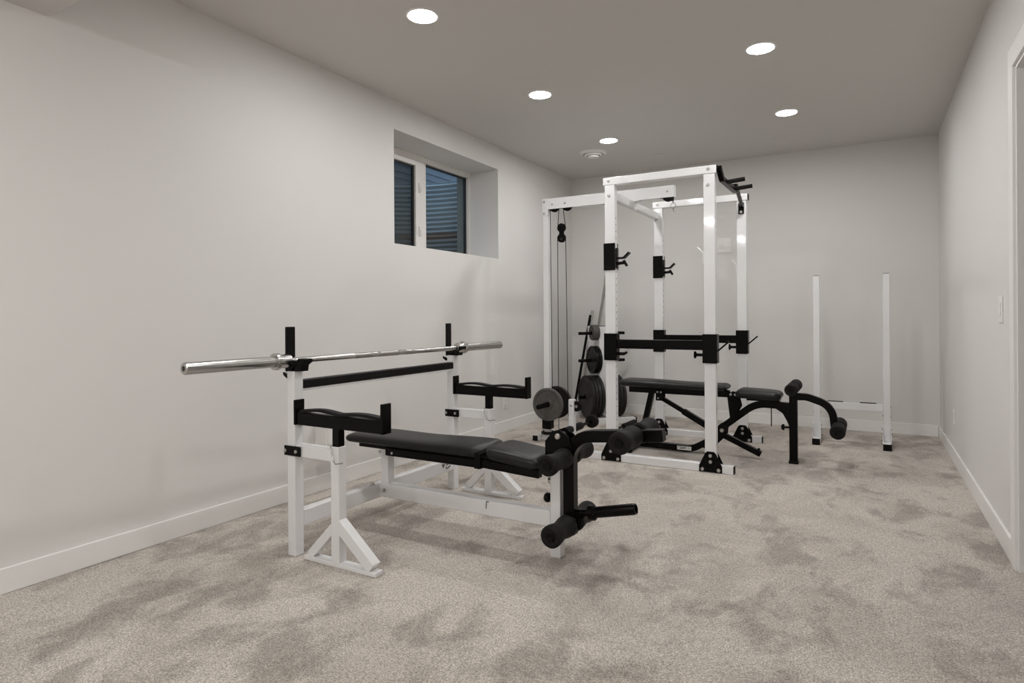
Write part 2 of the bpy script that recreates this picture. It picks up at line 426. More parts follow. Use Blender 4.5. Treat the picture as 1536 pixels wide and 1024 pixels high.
# ---------------------------------------------------------------- wall plates
t = thing('light_switch', 'white rocker switch on the right wall beside the doorway', 'light switch', (XR, 3.73, 1.118))
build(B().box(XR-.006, XR, 3.69, 3.772, 1.053, 1.183), 'cover_plate', 'plate_white', t, bev=.003)
build(B().box(XR-.010, XR-.006, 3.714, 3.748, 1.085, 1.151), 'rocker', 'plate_white', t, bev=.002)
def outlet(name, lb, c, n):
    t = thing(name, lb, 'outlet', c, 'wall outlets')
    c = Vector(c); n = Vector(n); s = Vector((0,0,1)).cross(n)
    def bx(u0, u1, v0, v1, d0, d1):
        return B().hexa([c+s*u+n*d+Vector((0,0,v)) for v in (v0, v1) for u, d in ((u0,d0),(u1,d0),(u1,d1),(u0,d1))])
    build(bx(-.036, .036, -.058, .058, 0, .006), 'cover_plate', 'plate_white', t, bev=.003)
    for dz in (-.024, .024):
        k = build(bx(-.017, .017, dz-.014, dz+.014, .006, .009), 'receptacle', 'plate_white', t, bev=.002)
        for u in (-.006, .006):
            build(bx(u-.001, u+.001, dz-.002, dz+.008, .009, .0094), 'slot', 'dark', k)
outlet('wall_outlet', 'white outlet low on the right wall near the back corner', (XR, 5.62, .33), (-1,0,0))
outlet('wall_outlet', 'white outlet low on the left wall behind the weight bench', (XL, 5.135, .27), (1,0,0))
t = thing('wall_plate', 'square white cover plate on the back wall seen through the power rack', 'wall plate', (-1.285, YB, 1.82))
build(B().box(-1.362, -1.212, YB-.007, YB, 1.745, 1.90), 'cover_plate', 'plate_white', t, bev=.003)
build(B().box(-1.345, -1.30, YB-.012, YB-.007, 1.79, 1.86), 'rocker', 'plate_white', t, bev=.002)
build(B().box(-1.275, -1.23, YB-.012, YB-.007, 1.79, 1.86), 'rocker', 'plate_white', t, bev=.002)
t = thing('wall_box', 'small white box fixed to the left wall behind the bench upright', 'wall box', (XL+.06, 2.90, .29))
build(B().box(XL, XL+.10, 2.775, 3.0, .295, .445), 'housing', 'trim', t, bev=.004)
build(B().box(XL+.10, XL+.106, 2.785, 2.99, .305, .435), 'front_cover', 'plate_white', t, bev=.002)

# ---------------------------------------------------------------- weight bench station
YC = 2.573
wb = thing('weight_bench', 'white steel weight bench station with black pads, spotter stands and leg developer', 'weight bench', (-1.9, YC, 0))
UY = (1.983, 3.247)
UX0, UX1, TW = -2.338, -2.287, .051
for y in UY:
    u = build(B().box(UX0, UX1, y, y+TW, 0, .853), 'upright', 'white', wb, bev=.004)
    # black bar catch on top: back plate, saddle block and front lip
    b = B(); b.box(UX0-.012, UX0, y, y+TW, .85, 1.057)
    b.box(UX0, UX1+.004, y, y+TW, .853, .886)
    b.prism([(UX1-.03, y, .853), (UX1+.036, y, .853), (UX1+.040, y, .880), (UX1+.066, y, .897), (UX1+.066, y, .911), (UX1+.02, y, .911), (UX1-.005, y, .875)], (0, TW, 0))
    build(b, 'bar_catch', 'blackm', wb, bev=.003)
    k = B().rod((UX0, y+TW/2, .828), (UX0-.028, y+TW/2, .826), .006, 12); k.prism([(UX0-.02, y+.015, .835), (UX0-.048, y+.015, .845), (UX0-.044, y+.015, .83), (UX0-.02, y+.015, .815)], (0, .016, 0))
    build(k, 'adjustment_pin', 'black', wb, bev=.003)
    # bracket clamp on the upright
    b = B(); b.box(-2.352, -2.246, y-.008, y, .464, .510); b.box(-2.352, -2.246, y+TW, y+TW+.008, .464, .510)
    c_ = build(b, 'clamp_plate', 'black', wb, bev=.005)
    for x in (-2.342, -2.272): bolt((x, y-.008, .487), (0,-1,0), .0085, c_)
    bolt((UX1, y+TW/2, .62), (1,0,0), .004, u, 'hole')
    # spotter stand
    build(B().box(-2.287, -2.064, y+.003, y+.048, .462, .518), 'stand_arm', 'white', wb, bev=.004)
    build(B().box(-2.064, -2.015, y+.002, y+.05, .012, .530), 'stand_post', 'white', wb, bev=.004)
    b = B(); b.box(-2.234, -1.806, y+.002, y+.05, 0, .020)
    b.beam((-2.205, y+.026, .022), (-2.05, y+.026, .178), .040, .040)
    b.beam((-2.038, y+.026, .195), (-1.834, y+.026, .030), .046, .052)
    build(b, 'stand_foot', 'white', wb, bev=.003)
    build(B().box(-2.058, -2.02, y+.007, y+.045, .48, .615), 'stand_tube', 'black', wb, bev=.003)
    s_ = build(B().box(-2.282, -1.772, y+.005, y+.046, .607, .664), 'spotter_bar', 'black', wb, bev=.004)
    b = B(); rings = []
    for i in range(41):
        x = -2.262 + .484*i/40
        h = .0125 + .0105*abs(math.sin((x+2.262)/.484*2*PI))**1.2*(1 if i < 21 else .8)
        zb_ = .664+h-.0125; rings.append([(x, y+.004, zb_), (x, y+.047, zb_), (x, y+.047, .664+h-.004), (x, y+.042, .664+h), (x, y+.009, .664+h), (x, y+.004, .664+h-.004)])
    b.loft(rings); build(b, 'rubber_cover', 'grey_rubber', s_)
    b = B(); b.box(-2.294, -2.281, y-.002, y+.053, .607, .722); build(b, 'end_stop', 'black', s_, bev=.003)
    b = B(); b.box(-1.772, -1.757, y-.002, y+.053, .607, .735); build(b, 'end_stop', 'black', s_, bev=.003)
    pth = fillet([(-2.06, y-.004, .535), (-2.035, y-.012, .475), (-2.01, y-.022, .462), (-1.965, y-.026, .472)], .012)
    build(B().sweep(pth, (0,1,.3), .006, .006, 10), 'hitch_pin', 'chrome', wb)
# crossmember, beam, front leg, mast
cm = build(B().box(-2.337, -2.288, UY[0]+TW, UY[1], .128, .203), 'crossmember', 'white', wb, bev=.005)
b = B(); x_ = -2.2875
def mark(bb, pts): bb.prism([(x_, y, z) for y, z in pts], (.0012, 0, 0))
mark(b, [(3.115,.186),(3.150,.186),(3.130,.160)])
for dy, dz, ln in ((0,0,.05),(.008,-.024,.034)):
    mark(b, [(3.162+dy,.170+dz),(3.162+dy+ln,.182+dz),(3.162+dy+ln,.190+dz),(3.162+dy,.178+dz)])
mark(b, [(3.158,.150),(3.166,.150),(3.166,.165),(3.158,.165)])
build(b, 'maker_mark', 'hole', cm)
bmn = build(B().box(-2.288, -1.263, 2.548, 2.598, .136, .211), 'main_beam', 'white', wb, bev=.005)
b = B().sweep(fillet([(-1.592, 2.5465, .204), (-1.606, 2.5465, .206), (-1.608, 2.5465, .17)], .008), (0,1,0), .004, .006, 8)
build(b, 'wire_clip', 'steel', bmn)
build(B().box(-1.263, -1.213, 2.548, 2.598, 0, .47), 'front_leg', 'white', wb, bev=.004)
build(B().box(-2.274, -2.224, 2.548, 2.598, .203, .41), 'rear_mast', 'white', wb, bev=.004)
bolt((-2.31, 2.548-.03, .206), (0,0,1), .012, wb)
bolt((-2.25, 2.548, .172), (0,-1,0), .010, wb)
bolt((-1.263, 2.573, .343), (-1,0,0), .016, wb, h=.022)
build(B().lathe([(0,0),(.012,0),(.012,.012),(.021,.016),(.023,.028),(.017,.038),(0,.04)], (-1.263, 2.573, .262), (-1,0,0), 18), 'lock_knob', 'blackm', wb)
# crossbar strap between the uprights
b = B(); b.box(-2.332, -2.286, UY[0]+TW, UY[1], .769, .810)
build(b, 'crossbar', 'grey_rubber', wb, bev=.006)
build(B().box(-2.318, -2.292, UY[0]+TW, UY[1], .758, .769), 'crossbar_flange', 'white', wb, bev=.002)

def pad(x0, x1, yc, w0, w1, zb, ztop, rad, name, parent, nx=40, ex=4.5):
    """upholstered cushion along X: zb / ztop are functions of t in 0..1, softly rounded at the ends"""
    rings = []; L = x1-x0
    for i in range(nx+1):
        u = i/nx; t_ = .5 - .5*math.cos(PI*u); x = x0 + L*t_
        d = min(t_, 1-t_)*L
        ins = rad - math.sqrt(max(0, rad*rad-(rad-d)**2)) if d < rad else 0
        hz = (ztop(t_)-zb(t_))/2; zc = (ztop(t_)+zb(t_))/2; hw = (w0+(w1-w0)*t_)/2
        hw_, hz_ = max(.004, hw-ins), max(.003, hz - ins*hz/rad*.9)
        r = []
        for k in range(36):
            a = 2*PI*k/36; ca, sa = math.cos(a), math.sin(a)
            r.append((x, yc + hw_*math.copysign(abs(ca)**(2/ex), ca), zc + hz_*math.copysign(abs(sa)**(2/2.6), sa)))
        rings.append(r)
    return build(B().loft(rings), name, 'vinyl', parent, ang=60)
lin = lambda a, b_: (lambda t_: a+(b_-a)*t_)
bp = pad(-2.452, -1.578, YC, .265, .265, lin(.428, .424), lambda t_: .477+.012*t_+.003*math.sin(t_*9), .05, 'back_pad', wb)
sp = pad(-1.566, -1.268, YC, .265, .25, lin(.424, .392), lambda t_: .497-.034*t_+.004*math.sin(t_*PI), .05, 'seat_pad', wb)
b = B(); b.box(-2.36, -1.60, YC-.10, YC+.10, .412, .430); build(b, 'pad_board', 'blackm', bp, bev=.003)
b = B(); b.box(-2.165, -1.60, YC-.115, YC-.075, .386, .425); b.box(-2.165, -1.60, YC+.075, YC+.115, .386, .425); b.box(-2.29, -2.17, YC-.03, YC+.03, .40, .415)
build(b, 'pad_rail', 'black', wb, bev=.003)
b = B()
for y in (YC-.118, YC+.078): b.prism([(-1.60, y, .392), (-1.275, y, .376), (-1.275, y, .412), (-1.60, y, .43)], (0, .04, 0))
b.box(-1.61, -1.575, YC-.128, YC+.128, .385, .46); b.box(-1.34, -1.31, YC-.10, YC+.10, .385, .41)
build(b, 'seat_rail', 'black', wb, bev=.003)
for x in (-2.2, -2.12): bolt((x, YC-.115, .402), (0,-1,0), .007, wb)
# leg developer
ld = build(B().sweep(fillet([(-1.172, YC, .115), (-1.172, YC, .556), (-.742, YC, .598)], .115, 10), (0,1,0), .052, .052), 'leg_developer', 'black', wb, bev=.004)
b = B()
for y in (YC-.036, YC+.028): b.prism([(-1.283, y, .455), (-1.20, y, .44), (-1.145, y, .50), (-1.165, y, .56), (-1.21, y, .588), (-1.245, y, .575), (-1.283, y, .53)], (0, .008, 0))
b.box(-1.275, -1.21, YC-.03, YC+.03, .455, .475)
pv = build(b, 'pivot_bracket', 'black', wb, bev=.004)
bolt((-1.217, YC-.036, .556), (0,-1,0), .014, pv)
bolt((-1.217, YC+.036, .556), (0,1,0), .014, pv)
build(B().rod((-1.217, YC-.03, .556), (-1.217, YC+.03, .556), .013), 'pivot_axle', 'steel', pv)
def roller(c, half, r, parent, name='foam_roller', gap=.028, axis=(0,1,0)):
    c = Vector(c); a = Vector(axis)
    build(B().rod(c-a*(half-.012), c+a*(half-.012), .0125), 'roller_bar', 'black', parent)
    L = half-gap
    for s in (-1, 1):
        prof = [(.004, 0), (r*.42, 0), (r*.44, .004), (r*.80, .001)]
        for i in range(25):
            u = i/24
            rr = r*(1 - .17*(math.sin(PI*u)**3)) ; e = min(u, 1-u)*L
            if e < .012: rr -= .012-math.sqrt(max(0, .012**2-(.012-e)**2))
            prof.append((rr, u*L))
        prof += [(r*.80, L), (.004, L)]
        f = build(B().lathe(prof, c+a*s*half, -a*s, 36), name, 'foam', parent, ang=50)
        build(B().lathe([(0,-.004),(r*.36,-.004),(r*.40,.0),(r*.40,.006),(0,.006)], c+a*s*half, -a*s, 24), 'end_cap', 'blackm', f)
roller((-1.186, YC, .462), .212, .046, ld)
roller((-.866, YC, .588), .212, .047, ld)
roller((-1.172, YC, .162), .212, .049, ld)
b = B().rod((-1.15, YC, .208), (-1.06, YC, .226), .017); b.box(-1.198, -1.10, YC-.02, YC+.02, .195, .222)
build(b, 'horn_mount', 'black', ld, bev=.002)
d = (Vector((-.863, YC, .272))-Vector((-1.078, YC, .2225))).normalized()
build(B().lathe([(.0,0),(.034,0),(.035,.02),(.028,.028),(.0245,.03),(.0245,.205),(.022,.218),(.0165,.2185),(.0155,.20),(.004,.20)], (-1.078, YC, .2225), d, 32), 'plate_horn', 'black', ld, ang=30)

# ---------------------------------------------------------------- barbell resting on the bench
A_, Z_ = Vector((-2.346, 1.487, .9005)), Vector((-2.242, 3.746, .9005))
L_ = (Z_-A_).length; dr = (Z_-A_)/L_
bb = thing('barbell', 'bare chrome barbell racked across the white weight bench', 'barbell', (A_+Z_)/2)
pt = lambda s: A_+dr*s
SL = .43
build(B().rod(pt(.02), pt(L_-.02), .0142, 28), 'shaft', 'chrome', bb)
for s in (1, -1):
    o_ = A_ if s == 1 else Z_; ax = dr*s
    build(B().lathe([(.008,.004),(.011,.004),(.0115,0),(.022,0),(.0255,.004),(.0255,SL),(.022,SL),(.004,SL)], o_, ax, 36), 'sleeve', 'chrome', bb, ang=30)
    build(B().lathe([(.02,SL-.015),(.037,SL-.015),(.039,SL-.008),(.039,SL+.006),(.032,SL+.012),(.032,SL+.055),(.030,SL+.066),(.012,SL+.07)], o_, ax, 36), 'collar', 'chrome', bb, ang=30)
    build(B().lathe([(0,.006),(.0105,.006),(.0105,.0035),(0,.0035)], o_, ax, 18), 'end_bolt', 'dark', bb)
for s0, s1 in ((.90,1.02),(1.08,1.22),(1.28,1.36)):
    build(B().rod(pt(s0), pt(s1), .0147, 28), 'knurling', 'knurl', bb)

# ---------------------------------------------------------------- power rack
pr = thing('power_rack', 'tall white power rack with black safety bars and pull-up grips', 'power rack', (-1.33, 5.06, 0))
PW, PD, RT = .078, .055, 2.085
posts = {'FL': (-1.728, 4.45), 'FR': (-.996, 4.45), 'RL': (-1.713, 5.65), 'RR': (-.983, 5.65)}
for k, (x, y) in posts.items():
    b = B().box(x, x+PW, y, y+PD, .057, RT)
    b.mat(1)
    if k[1] == 'L':
        z = .16
        while z < 1.85:
            b.rod((x+PW-.002, y+PD/2, z), (x+PW+.0008, y+PD/2, z), .006, 10); z += .0508
    p_ = build(b, 'post', ['white', 'hole'], pr, bev=.004)
    if k[0] == 'F' or k == 'RL': bolt((x+PW*.42, y, 2.008), (0,-1,0), .011, p_)
for y, x0, x1 in ((4.447, -1.742, -.906), (5.647, -1.725, -.893)):
    r_ = build(B().box(x0, x1, y, y+.058, RT, 2.143), 'top_rail', 'white', pr, bev=.005)
    build(B().box(x1, x1+.006, y+.003, y+.055, RT+.003, 2.14), 'end_cap', 'blackm', r_, bev=.002)
    for xx in (x0+.045, x1-.055): bolt((xx, y, 2.118), (0,-1,0), .011, r_)
for y, x0, x1 in ((4.452, -1.90, -.806), (5.652, -1.88, -.79)):
    r_ = build(B().box(x0, x1, y, y+.053, 0, .057), 'foot_rail', 'white', pr, bev=.004)
    build(B().box(x1, x1+.006, y+.002, y+.051, .003, .055), 'end_cap', 'blackm', r_, bev=.002)
    build(B().box(x0-.006, x0, y+.002, y+.051, .003, .055), 'end_cap', 'blackm', r_, bev=.002)
for k, (x, y) in posts.items():
    c = x+PW/2
    for s in (-1, 1):
        y0 = y-.006 if s == -1 else y+PD
        b = B().prism([(c-.078, y0, .004), (c+.078, y0, .004), (c+.078, y0, .048), (c+.036, y0, .135), (c+.022, y0, .147), (c-.022, y0, .147), (c-.036, y0, .135), (c-.078, y0, .048)], (0, .006, 0))
        g_ = build(b, 'gusset_plate', 'black', pr, bev=.002)
        if s == -1:
            for dx, dz in ((-.055,.022),(.055,.022),(0,.118),(0,.076)): bolt((c+dx, y0, dz), (0,-1,0), .013, g_)
# side beam on the lat machine side, and low tie
build(B().box(-1.716, -1.664, 4.505, 5.65, 1.982, 2.040), 'side_beam', 'white', pr, bev=.004)
# J hooks on the two window-side posts
for k in ('FL', 'RL'):
    x, y = posts[k]
    b = B(); b.box(x-.010, x+PW+.004, y-.008, y, 1.442, 1.646); b.box(x-.010, x, y, y+PD, 1.442, 1.646); b.box(x-.010, x+PW+.004, y+PD, y+PD+.008, 1.442, 1.646)
    b.box(x+PW+.004, x+PW+.012, y+.004, y+PD-.004, 1.455, 1.61)
    j = build(b, 'j_hook', 'black', pr, bev=.003)
    X = x+PW+.008; ym = y+PD/2
    build(B().sweep(fillet([(X, ym, 1.532), (X+.055, ym, 1.532), (X+.098, ym, 1.572)], .02), (0,1,0), .045, .014), 'hook_arm', 'black', j, bev=.003)
    b = B().rod((X, ym, 1.492), (X+.062, ym, 1.497), .012, 14); b.beam((X+.052, ym, 1.514), (X+.078, ym, 1.470), .022, .018)
    build(b, 'pull_pin', 'black', j, bev=.003)
for k in ('FR', 'RR'):
    x, y = posts[k]; ym = y+PD/2
    b = B().box(x-.008, x, y+.004, y+PD-.004, 1.455, 1.545); b.beam((x-.004, ym, 1.532), (x-.048, ym, 1.578), .035, .012)
    build(b, 'bar_rest', 'white', pr, bev=.003)
# safety bars with their clamps
for a, c in (('FL', 'FR'), ('RL', 'RR')):
    xa, y = posts[a]; xc, _ = posts[c]
    s_ = build(B().box(xa+PW, xc, y+.001, y+.054, .852, .920), 'safety_bar', 'black', pr, bev=.004)
    for x, left in ((xa, True), (xc, False)):
        b = B(); b.box(x-.011, x+PW+.011, y-.009, y, .762, .965); b.box(x-.011, x, y, y+PD, .762, .965); b.box(x+PW, x+PW+.011, y, y+PD, .762, .965)
        b.box(x-.011, x+PW+.011, y+PD, y+PD+.009, .762, .965)
        k_ = build(b, 'safety_clamp', 'black', s_, bev=.003)
        if left:
            b = B().rod((x+PW+.010, y+.02, .812), (x+PW+.062, y+.02, .812), .012, 14); b.beam((x+PW+.055, y+.02, .808), (x+PW+.085, y+.02, .826), .018, .018)
            build(b, 'pull_pin', 'black', k_, bev=.003)
        else:
            b = B().rod((x-.010, y+.02, .818), (x-.062, y+.02, .818), .011, 14); b.lathe([(0,0),(.018,0),(.026,.006),(.026,.014),(0,.016)], (x-.058, y+.02, .818), (-1,0,0), 16)
            build(b, 'pull_pin', 'black', k_)
            b = B().rod((x+PW+.006, y+.025, .845), (x+PW+.085, y+.025, .915), .006, 12)
            build(b, 'lever', 'black', k_)
# pull-up bar with two grips
pu = build(B().sweep(fillet([(-.893, 4.47, 2.125), (-.893, 4.575, 2.062), (-.893, 5.075, 2.066)], .05), (1,0,0), .036, .036), 'pull_up_bar', 'black', pr, bev=.004)
b = B().rod((-.885, 5.08, 2.10), (-.935, 5.63, 2.035), .016, 16); b.box(-.903, -.872, 5.05, 5.10, 2.05, 2.115)
build(b, 'pull_up_stay', 'black', pu)
b = B().box(-.966, -.920, 5.638, 5.65, 1.968, 2.065)
k_ = build(b, 'mount_plate', 'black', pu, bev=.003); bolt((-.943, 5.638, 1.985), (0,-1,0), .012, k_)
for y, z in ((4.715, 2.066), (5.045, 2.075)):
    g_ = build(B().rod((-.893, y, z), (-.762, y+.01, z+.012), .0155, 18), 'grip', 'foam', pu)

# ---------------------------------------------------------------- lat pulldown tower bolted beside the rack
lt = thing('lat_pulldown_tower', 'white cable tower with black pulleys fixed to the window side of the power rack', 'cable machine', (-2.48, 5.0, 0))
LY = 4.93
build(B().box(-2.498, -2.446, LY, LY+.052, .05, 2.06), 'tower_post', 'white', lt, bev=.004)
bo = B(); bo.box(-2.500, -1.33, LY-.002, LY+.004, 2.040, 2.134); bo.box(-2.500, -1.33, LY+.05, LY+.056, 2.040, 2.134); bo.box(-2.500, -1.33, LY+.004, LY+.05, 2.126, 2.134); bo.box(-2.20, -1.45, LY+.004, LY+.05, 2.040, 2.046)
bm_ = build(bo, 'boom', 'white', lt, bev=.002)
build(B().box(-1.336, -1.33, LY+.004, LY+.05, 2.042, 2.126), 'boom_end', 'white', bm_)
bt = build(B().box(-2.500, -2.442, LY-.008, LY-.002, 1.985, 2.134), 'corner_bracket', 'white', lt, bev=.002)
for z in (2.108, 2.005): bolt((-2.482, LY-.008, z), (0,-1,0), .010, bt)
for x, z in ((-2.405, 2.08), (-2.283, 2.08), (-1.385, 2.09)): bolt((x, LY-.002, z), (0,-1,0), .009, bm_)
b = B().box(-1.716, -1.62, LY-.01, LY+.062, 2.032, 2.040); b.box(-1.664, -1.655, LY-.01, LY+.062, 1.965, 2.032)
sb = build(b, 'boom_bracket', 'white', lt, bev=.002)
for y in (LY+.005, LY+.047): bolt((-1.66, y, 1.972), (0,0,-1), .009, sb)
YM = LY+.027
def pulley(c, r, parent, name='pulley'):
    p_ = build(B().lathe([(.004,-.010),(r,-.010),(r,-.006),(r*.82,0),(r,.006),(r,.010),(.004,.010)], c, (0,1,0), 28), name, 'blackm', parent, ang=30)
    build(B().lathe([(.0,-.0125),(r*.3,-.0125),(r*.3,.0125),(0,.0125)], c, (0,1,0), 14), 'hub', 'steel', p_)
for x in (-2.395, -2.272): pulley((x, YM, 2.060), .045, lt)
pulley((-1.385, YM, 2.055), .045, lt); 
b = B().box(-1.365, -1.34, YM-.012, YM+.012, 2.012, 2.05); build(b, 'cable_guard', 'black', lt, bev=.003)
fb = thing  # alias kept short
dbl = B(); dbl.box(-2.345, -2.311, YM-.017, YM-.012, 1.775, 1.885); dbl.box(-2.345, -2.311, YM+.012, YM+.017, 1.775, 1.885)
db = build(dbl, 'pulley_block', 'black', lt, bev=.006)
pulley((-2.328, YM, 1.872), .039, db); pulley((-2.328, YM, 1.782), .039, db)
def cable(pts, name='cable'):
    b = B()
    for p, q in zip(pts, pts[1:]): b.rod(p, q, .0032, 8)
    build(b, name, 'blackm', lt)
cable([(-2.438, YM, 2.06), (-2.428, YM, .345)])
cable([(-2.352, YM, 2.05), (-2.365, YM, 1.875)])
cable([(-2.312, YM, 2.05), (-2.291, YM, 1.875)])
cable([(-2.367, YM, 1.78), (-2.367, YM, .06)])
cable([(-2.289, YM, 1.78), (-2.276, YM, .34)])
cable([(-2.272, YM, 2.104), (-1.385, YM, 2.099)])
cable([(-1.345, YM, 2.05), (-1.345, YM, 1.995)])
b = B().ringlathe([(.022,-.003),(.025,0),(.022,.003),(.019,0)], (-1.345, YM, 1.975), (.3,1,0), 24); b.ringlathe([(.016,-.002),(.018,0),(.016,.002),(.014,0)], (-1.342, YM, 1.937), (1,.5,0), 20)
build(b, 'carabiner', 'steel', lt)
# carriage with two plate horns
cg = B(); cg.box(-2.512, -2.432, LY-.014, LY, .10, .40); cg.box(-2.512, -2.432, LY+.052, LY+.066, .10, .40); cg.box(-2.512, -2.498, LY, LY+.052, .10, .40); cg.box(-2.446, -2.432, LY, LY+.052, .10, .40)
ca = build(cg, 'carriage', 'black', lt, bev=.004)
HX, HZ = -2.435, .325
build(B().rod((HX, LY-.012, HZ), (HX, LY-.235, HZ), .0215, 24), 'plate_horn', 'black', ca, bev=.002)
build(B().rod((HX, LY+.06, HZ), (HX, LY+.27, HZ), .0215, 24), 'plate_horn', 'black', ca, bev=.002)
build(B().ringlathe([(.050,0),(.062,.006),(.062,.022),(.050,.028),(.046,.014)], (-2.472, LY+.026, .052), (0,0,1), 32), 'bumper_ring', 'grey_rubber', lt)
f_ = build(B().box(-2.575, -2.523, 4.86, 5.20, 0, .05), 'tower_foot', 'white', lt, bev=.004)
build(B().box(-2.573, -2.525, 4.852, 4.86, .002, .048), 'end_cap', 'blackm', f_, bev=.002)
build(B().box(-2.573, -2.525, 5.20, 5.208, .002, .048), 'end_cap', 'blackm', f_, bev=.002)
build(B().box(-2.523, -1.735, LY, LY+.052, 0, .05), 'base_beam', 'white', lt, bev=.004)
lp = build(B().box(-2.262, -2.212, LY+.001, LY+.051, .05, .375), 'low_post', 'white', lt, bev=.004)
bolt((-2.237, LY+.001, .325), (0,-1,0), .010, lp)
pulley((-2.195, YM, .315), .045, lp)
b = B().rod((-2.232, 4.72, .118), (-2.232, 5.44, .118), .014)
fr_ = build(b, 'foot_rest', 'black', lp)
for y0, y1 in ((4.72, 4.80), (4.82, 4.92), (4.99, 5.14)):
    build(B().lathe([(.014,0),(.030,.003),(.033,.02),(.033,y1-y0-.02),(.030,y1-y0-.003),(.014,y1-y0)], (-2.232, y0, .118), (0,1,0), 24), 'foam_sleeve', 'foam', fr_)
build(B().lathe([(.0,0),(.055,.002),(.06,.012),(.06,.05),(.05,.056),(0,.056)], (-2.232, 5.36, .118), (0,1,0), 28), 'foam_end', 'foam', fr_)

# ---------------------------------------------------------------- weight plates
def plate(name, r, th, o, axis, mat, label, cat='weight plate', group=None, bore=.026):
    """cast plate: rim, dished face, hub; o is the centre of the face that the axis points to"""
    t_ = thing(name, label, cat, o, group)
    h = th
    prof = [(bore, 0), (bore+.018, 0), (bore+.024, -.006), (r*.80, -.007), (r*.84, -.001), (r*.97, 0), (r, -.004), (r, -h+.004), (r*.97, -h), (r*.84, -h+.001), (r*.80, -h+.007), (bore+.024, -h+.006), (bore+.018, -h), (bore, -h)]
    build(B().ringlathe(prof, o, axis, 56), 'disc', mat, t_, ang=28)
    # raised ring of cast marks on the dished face
    b = B(); a = Vector(axis).normalized(); u = a.orthogonal().normalized(); v = a.cross(u); o2 = Vector(o)
    n = 14
    for k in range(n):
        an = 2*PI*k/n
        if k % 7 in (5, 6): continue
        c0 = o2 + (u*math.cos(an)+v*math.sin(an))*r*.6 - a*.0062
        rd = (u*math.cos(an)+v*math.sin(an)); tg = a.cross(rd)
        s_ = r*.045
        b.hexa([c0+rd*i*s_*1.5+tg*j*s_*.6+a*k2*.0025 for k2 in (0, 1) for i, j in ((-1,-1),(1,-1),(1,1),(-1,1))])
    build(b, 'cast_marks', mat, t_)
    return t_
plate('weight_plate', .144, .032, (HX, LY-.062, HZ), (0,-1,0), 'iron', 'grey cast plate on the front horn of the cable tower', group='plates on the cable tower')
plate('weight_plate', .144, .032, (HX, LY+.115, HZ), (0,-1,0), 'iron_dark', 'dark plate behind the cable tower post, half hidden by the grey one', group='plates on the cable tower')

# ---------------------------------------------------------------- plate tree with plates
TX, TY, TA = -2.476, 6.26, math.radians(43.9)
TU = Vector((math.cos(TA), math.sin(TA), 0))
pt_ = thing('plate_tree', 'white plate tree with black pegs standing by the back wall', 'plate rack', (TX, TY, 0))
build(B().box(TX-.045, TX+.045, TY-.04, TY+.04, .0, .985), 'mast', 'white', pt_, bev=.004)
build(B().box(TX-.044, TX+.044, TY-.039, TY+.039, .985, .991), 'mast_cap', 'blackm', pt_)
for y0 in (-.33, .21):
    f_ = build(B().box(TX-.28, TX+.235, TY+y0, TY+y0+.055, 0, .055), 'foot', 'white', pt_, bev=.004)
    for x0, x1 in ((.235, .247), (-.292, -.28)): build(B().box(TX+x0, TX+x1, TY+y0-.002, TY+y0+.057, 0, .058), 'end_cap', 'blackm', f_, bev=.002)
build(B().box(TX-.028, TX+.028, TY-.275, TY-.04, .01, .055), 'foot_tie', 'white', pt_, bev=.003)
build(B().box(TX-.028, TX+.028, TY+.04, TY+.21, .01, .055), 'foot_tie', 'white', pt_, bev=.003)
build(B().box(TX-.055, TX+.05, TY+.24, TY+.275, .055, .985), 'rear_post', 'white', pt_, bev=.003)
build(B().box(TX-.02, TX+.02, TY+.039, TY+.241, .93, .97), 'top_tie', 'white', pt_, bev=.003)
for z in (.912, .622, .232):
    for q in (-1, 1):
        build(B().rod((TX+q*.045, TY, z), (TX+q*.262, TY, z), .0165, 20), 'peg', 'black', pt_, bev=.002)
pt_.rotation_euler.z = TA
GL = 'plates on the plate tree'
def tplate(r, th, s_, z, q, mat, lb, bore=.0245):
    """a plate on a peg: s_ = distance of its outer face from the mast centre, q = which side"""
    plate('weight_plate', r, th, Vector((TX, TY, z)) + TU*q*s_, TU*q, mat, lb, group=GL, bore=bore)
for i, lb in enumerate(('small grey plate on the top peg of the plate tree, against the mast', 'small grey plate on the top peg of the plate tree, middle of three', 'small grey plate on the top peg of the plate tree, outermost of three')):
    tplate(.083, .022, .047+.0235*i+.022, .912+.0075, -1, 'iron', lb)
for i, lb in enumerate(('black plate on the middle peg of the plate tree, against the mast', 'black dished plate on the middle peg of the plate tree, facing the window')):
    tplate(.148, .036, .047+.038*i+.036, .622+.0075, -1, 'iron_black', lb)
for i, n_ in enumerate(('against the mast', 'second from the mast', 'third from the mast', 'outermost with its dished face showing')):
    tplate(.225, .035, .047+.0365*i+.035, .232+.0075, -1, 'iron_dark', 'big dark plate on the lowest window-side peg, '+n_)
for i, n_ in enumerate(('against the mast', 'second from the mast', 'third from the mast', 'outermost one')):
    tplate(.225, .035, .047+.0365*i+.035, .232+.0075, 1, 'iron_dark', 'big dark plate on the lowest rack-side peg, '+n_)

